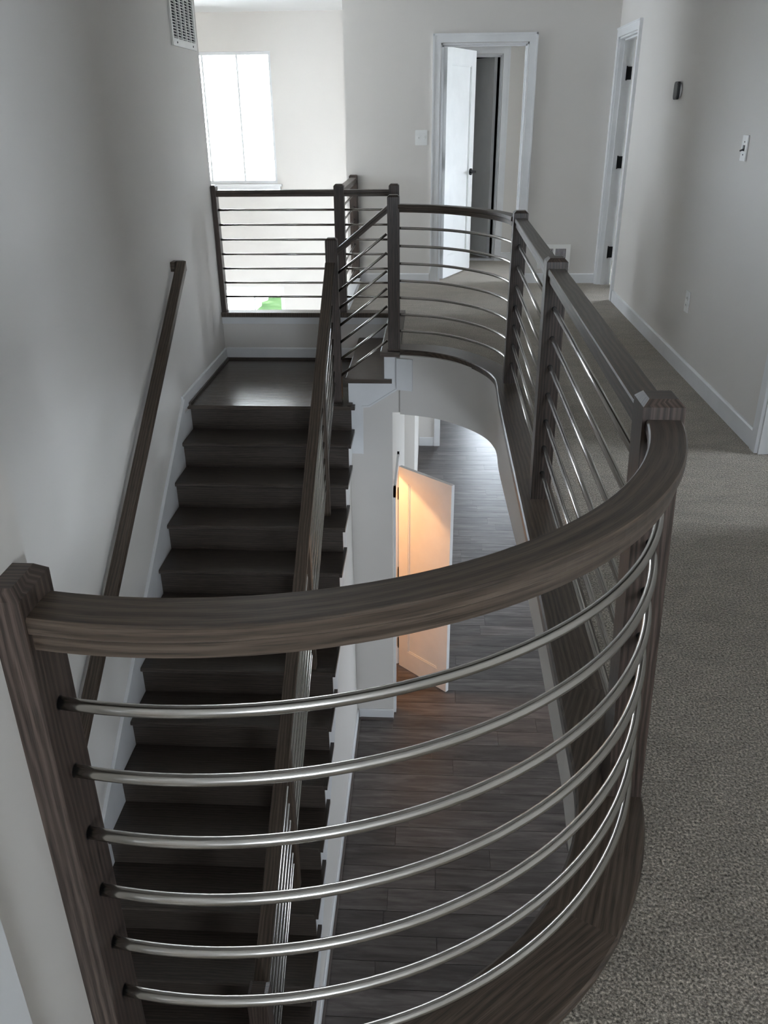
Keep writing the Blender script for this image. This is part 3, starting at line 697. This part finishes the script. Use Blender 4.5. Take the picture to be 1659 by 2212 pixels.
# curved base plate, mitred boards
def plate(root, inn, out, z0, z1, i0, i1):
    mb = MB(); n = i1-i0+1; o = 0
    for k in range(i0, i1+1):
        for (q, z) in ((inn[k], z0), (inn[k], z1-0.006), ((lerp(inn[k][0], out[k][0], 0.04), lerp(inn[k][1], out[k][1], 0.04)), z1), ((lerp(inn[k][0], out[k][0], 0.97), lerp(inn[k][1], out[k][1], 0.97)), z1), (out[k], z1-0.005), (out[k], z0)):
            mb.v.append((q[0], q[1], z))
    acc = 0
    for k in range(n-1):
        mid0 = Vector(inn[i0+k]); mid1 = Vector(inn[i0+k+1]); d = (mid1-mid0).length
        vv = (0, 0.03, 0.04, 0.19, 0.2, 0.23)
        for j in range(6):
            j2 = (j+1) % 6
            ids = [k*6+j, k*6+j2, (k+1)*6+j2, (k+1)*6+j]
            # straight-grained boards: plan coordinates turned to the board's direction
            ca, sa = board_dir
            uvs = [(mb.v[i][0]*ca+mb.v[i][1]*sa, -mb.v[i][0]*sa+mb.v[i][1]*ca+mb.v[i][2]*0.5) for i in ids]
            mb.face(ids[::-1], uvs[::-1])
        acc += d
    mb.face(list(range(6)), [(0, 0)]*6); mb.face([(n-1)*6+j for j in range(6)][::-1], [(0, 0)]*6)
    return mb.build('base_plate', 'stained_oak', root)
nn = len(PL_IN)
segs = [(0, 8, 8), (8, 19, 40), (19, 29, 72), (29, 29+9+8, 90), (46, 56, 100), (56, 66, 125), (66, 78, 148), (78, nn-1, 165)]
for (i0, i1, dg) in segs:
    board_dir = (math.cos(math.radians(dg)), math.sin(math.radians(dg)))
    if i1 > i0: plate(gal, PL_IN, PL_OUT, -0.018, 0.020, i0, min(i1, nn-1))
MB().box(-0.292, -0.2055, 5.6256, 5.715, 0.0046, 0.020, g=0).build('post_block', 'stained_oak', gal)

# stair railing: landing newel, lower flight, short upper flight
sr = thing('stair_railing', (-0.67, 5.6, ZL), 'sloping oak stair railing with steel rods between landing newel and bottom newel', 'railing')
PLN_ = Post(-0.662, 5.676, -0.664, 5.676, ZL+0.0006, 0.752)
newel(sr, PLN_)
SLP = R/T
XS = -0.674
top = lambda y: SLP*(y-YN)+ZL+0.918
yA = 5.636; yB = 2.192
MB().sweep([(XS, yB, top(yB)), (XS, (yA+yB)/2, top((yA+yB)/2)), (XS, yA, top(yA))], RAILP).build('handrail', 'stained_oak', sr)
for i, dz in enumerate([0.175, 0.29, 0.405, 0.52, 0.635, 0.75, 0.83]):
    y0_, y1_ = yB-0.01, yA
    if i == 6: pass
    r_ = rod(sr, [(XS, y0_, top(y0_)-dz), (XS, (y0_+y1_)/2, top((y0_+y1_)/2)-dz), (XS, y1_, top(y1_)-dz)])
for (yc, k) in ((4.965, 3), (3.97, 6), (3.09, 10)):
    zb = ZL-k*R
    if yc == 3.97: k = 7; zb = ZL-6*R; yc = 4.03
    mb = MB().box(XS-0.024, XS+0.024, yc-0.027, yc+0.027, zb+0.0006, top(yc-0.027)-0.045, g=2)
    mb.build('support_post', 'stained_oak', sr)
BN = Post(-0.660, 2.152, -0.660, 2.152, ZL-13*R+0.0006, -1.735)
newel(sr, BN, 0.082, 0.082)
# short flight to the gallery newel
sa_, ea_ = (-0.624, 5.672, 0.690), (-0.2904, 5.668, 0.955)
MB().sweep([sa_, ea_], RAILP).build('handrail', 'stained_oak', sr)
lz = [0.526, 0.406, 0.289, 0.171, 0.053, -0.065, -0.183]; fz = [0.777, 0.658, 0.540, 0.425, 0.306, 0.186, 0.069]
for z0_, z1_ in zip(lz, fz):
    r_ = rod(sr, [(-0.624, 5.674, z0_), (-0.456, 5.671, (z0_+z1_)/2), (-0.2955, 5.668, z1_)])
    collar(r_, (-0.6235, 5.674, z0_), (1, 0, 0.7))

# foyer overlook railing
fo = thing('overlook_railing', (-1.0, 6.83, 0), 'straight oak and steel rod railing overlooking the bright foyer', 'railing')
PWp = Post(-1.710, 6.83, -1.710, 6.83); PC = Post(-0.726, 6.83, -0.725, 6.83, 0.02, 1.004); PB = Post(-0.292, 6.83, -0.296, 6.83, 0.02, 1.004); PK = Post(-0.732, 8.218, -0.735, 8.218, 0.05, 0.985)
newel(fo, PWp, 0.038, W_, 0.012, -1, 'half newel against the tall left wall'); newel(fo, PC); newel(fo, PB); newel(fo, PK, W_, 0.042, 0.011)
for (A, xa, B, xb) in ((PWp, 0.019, PC, -W_/2), (PC, W_/2, PB, -W_/2)):
    MB().sweep([(A.b[0]+xa, 6.83, RT), (B.b[0]+xb, 6.83, RT)], RAILP).build('handrail', 'stained_oak', fo)
    for z in RODZ: rod(fo, [(A.b[0]+xa-0.001, 6.83, z), ((A.b[0]+xa+B.b[0]+xb)/2, 6.83, z), (B.b[0]+xb+0.001, 6.83, z)])
MB().sweep([(-0.728, 6.869, RT), (-0.733, 8.198, RT)], RAILP).build('handrail', 'stained_oak', fo)
for z in RODZ: 
    r_ = rod(fo, [(-0.728, 6.868, z), (-0.73, 7.5, z), (-0.733, 8.198, z)]); collar(r_, (-0.733, 8.1965, z), (0, -1, 0))
MB().prism([(6.762, -0.012), (6.770, -0.018), (6.888, -0.018), (6.888, 0.020), (6.768, 0.020), (6.762, 0.012)], 0, XL+0.001, -0.208).build('base_plate', 'stained_oak', fo)
MB().box(-0.79, -0.685, 6.89, 8.235, -0.012, 0.05).build('curb', 'trim_white', fo)

# wall handrail
wh = thing('wall_handrail', (-1.67, 3.8, -1.0), 'dark oak handrail mounted on the tall left wall along the stairs', 'handrail')
xw = -1.670; wt = lambda y: SLP*(y-YN)+ZL+0.957
PR2 = [(-0.033, -0.052), (0.033, -0.052), (0.033, -0.004), (0.029, 0.0), (-0.029, 0.0), (-0.033, -0.004)]
MB().sweep([(xw, 2.15, wt(2.15)), (xw, 3.8, wt(3.8)), (xw, 5.60, wt(5.60))], PR2).build('rail', 'stained_oak', wh)
mb = MB().prism([(XL+0.001, 5.545), (xw-0.033, 5.545), (xw-0.033, 5.60), (xw+0.033, 5.60), (xw+0.005, 5.632), (XL+0.001, 5.632)], 2, wt(5.60)-0.058, wt(5.60)+0.002)
mb.build('rail_return', 'stained_oak', wh)
for y in (5.40, 4.16, 2.92):
    br = MB().lathe([(0.028, 0.001), (0.028, 0.006), (0.012, 0.010), (0.008, 0.040)], (XL, y, wt(y)-0.115), 'x', 14).build('bracket', 'brass_dark', wh)
    MB().tube([(XL+0.038, y, wt(y)-0.115), (XL+0.052, y, wt(y)-0.105), (XL+0.058, y, wt(y)-0.052)], 0.007, 10).build('bracket_arm', 'brass_dark', br)

# ------------------------------------------------------------------ vents
rg = thing('return_air_grille', (XL, 6.44, 2.0), 'white louvred return air grille high on the tall left wall', 'vent grille')
gy0, gy1, gz0, gz1 = 6.135, 6.735, 1.910, 2.36
xg0, xg1 = XL+0.001, XL+0.014
MB().box(xg0, xg1, gy0, gy0+0.028, gz0, gz1).box(xg0, xg1, gy1-0.028, gy1, gz0, gz1).box(xg0, xg1, gy0+0.028, gy1-0.028, gz0, gz0+0.045).box(xg0, xg1, gy0+0.028, gy1-0.028, gz1-0.045, gz1).build('frame', 'vent_white', rg)
MB().box(xg0, xg0+0.002, gy0+0.02, gy1-0.02, gz0+0.03, gz1-0.03).build('duct_shadow', 'void_shade', rg)
cw = (gy1-gy0-0.056)/5
for k in range(1, 5):
    MB().box(xg0, xg1, gy0+0.028+k*cw-0.008, gy0+0.028+k*cw+0.008, gz0+0.045, gz1-0.045).build('mullion', 'vent_white', rg)
lm = MB().prism([(0.0, 0.003), (0.002, 0.0045), (0.011, -0.003), (0.009, -0.0045)], 1, -cw/2, cw/2).mesh('louver'); lm.materials.append(MATS['vent_white'])
nl = 21; dzl = (gz1-gz0-0.09)/nl
for c_ in range(5):
    for k in range(nl):
        link('louver', lm, None, rg, (XL+0.003, gy0+0.028+(c_+0.5)*cw, gz0+0.045+(k+0.5)*dzl))
for (y, z) in ((gy0+0.10, gz0+0.022), (gy1-0.10, gz0+0.022)):
    MB().lathe([(0.007, 0), (0.005, 0.003)], (xg1, y, z), 'x', 10).build('screw', 'black_metal', rg)
fr_ = thing('floor_register', (1.22, YF, 0.24), 'white wall register low on the far wall behind the gallery rail', 'vent register')
ry, rx0, rx1, rz0, rz1 = YF-0.001, 1.02, 1.325, 0.135, 0.358
MB().box(rx0, rx1, ry-0.010, ry, rz1-0.038, rz1).box(rx0, rx1, ry-0.010, ry, rz0, rz0+0.038).box(rx0, rx0+0.038, ry-0.010, ry, rz0+0.038, rz1-0.038).box(rx1-0.038, rx1, ry-0.010, ry, rz0+0.038, rz1-0.038).build('frame', 'vent_white', fr_)
MB().box(rx0+0.02, rx1-0.02, ry-0.002, ry, rz0+0.02, rz1-0.02).build('duct_shadow', 'void_shade', fr_)
MB().box((rx0+rx1)/2-0.01, (rx0+rx1)/2+0.01, ry-0.009, ry-0.002, rz0+0.038, rz1-0.038).build('mullion', 'vent_white', fr_)
for half in (0, 1):
    for k in range(9):
        x = rx0+0.044+half*0.118+k*0.0125
        MB().prism([(x, ry-0.008), (x+0.002, ry-0.009), (x+0.006, ry-0.003), (x+0.004, ry-0.002)], 2, rz0+0.038, rz1-0.038).build('louver', 'vent_white', fr_)

# ------------------------------------------------------------------ wall plates and thermostat
sw = thing('light_switch', (-0.108, YF, 1.293), 'double toggle white switch plate left of the far door', 'light switch')
MB().prism([(-0.163, 1.235), (-0.158, 1.230), (-0.058, 1.230), (-0.053, 1.235), (-0.053, 1.352), (-0.058, 1.357), (-0.158, 1.357), (-0.163, 1.352)], 1, YF-0.006, YF-0.0005).build('plate', 'plastic_white', sw)
for x in (-0.131, -0.085):
    t_ = MB().box(x-0.006, x+0.006, YF-0.009, YF-0.005, 1.278, 1.308).build('toggle_slot', 'plastic_white', sw)
    MB().prism([(YF-0.008, 1.286), (YF-0.020, 1.298), (YF-0.018, 1.304), (YF-0.008, 1.298)], 0, x-0.0045, x+0.0045).build('toggle', 'plastic_white', t_)
sb = thing('light_switch', (XR, 4.66, 1.315), 'tall white switch with exposed dark toggle on the right wall', 'light switch')
MB().prism([(4.622, 1.256), (4.698, 1.256), (4.698, 1.376), (4.622, 1.376)], 0, XR-0.007, XR-0.0005).build('plate', 'plastic_white', sb)
t_ = MB().box(XR-0.010, XR-0.006, 4.649, 4.671, 1.302, 1.330).build('toggle_slot', 'black_metal', sb)
MB().prism([(XR-0.008, 1.306), (XR-0.024, 1.300), (XR-0.026, 1.306), (XR-0.008, 1.316)], 1, 4.655, 4.665).build('toggle', 'thermostat_screen', t_)
for z in (1.345, 1.285): MB().lathe([(0.004, 0), (0.003, -0.002)], (XR-0.007, 4.66, z), 'x', 8).build('screw', 'black_metal', sb)
ou = thing('wall_outlet', (XR, 5.225, 0.43), 'white duplex outlet low on the right wall', 'outlet')
MB().prism([(5.190, 0.368), (5.262, 0.368), (5.262, 0.494), (5.190, 0.494)], 0, XR-0.007, XR-0.0005).build('plate', 'plastic_white', ou)
for z in (0.410, 0.452):
    s_ = MB().box(XR-0.0095, XR-0.006, 5.210, 5.242, z-0.014, z+0.014).build('socket', 'plastic_white', ou)
    MB().box(XR-0.0100, XR-0.009, 5.217, 5.220, z-0.005, z+0.007).box(XR-0.0100, XR-0.009, 5.231, 5.234, z-0.005, z+0.007).build('slot', 'black_metal', s_)
th = thing('thermostat', (XR, 6.05, 1.61), 'black rounded thermostat mounted on the right wall', 'thermostat')
MB().lathe([(0.040, -0.001), (0.042, -0.006), (0.040, -0.014)], (XR, 6.045, 1.608), 'x', 24).build('mounting_base', 'plastic_white', th)
def rrect(cy_, cz_, hy, hz, r_, n=6):
    out = []
    for (sy, sz, a_) in ((1, 1, 0), (-1, 1, 90), (-1, -1, 180), (1, -1, 270)):
        for k in range(n+1):
            t = math.radians(a_+90*k/n); out.append((cy_+sy*(hy-r_)+r_*math.cos(t), cz_+sz*(hz-r_)+r_*math.sin(t)))
    return out
MB().prism(rrect(6.045, 1.608, 0.050, 0.052, 0.026), 0, XR-0.030, XR-0.014).build('body', 'thermostat_black', th)
MB().prism(rrect(6.045, 1.608, 0.040, 0.042, 0.020), 0, XR-0.0315, XR-0.030).build('screen', 'thermostat_screen', th)
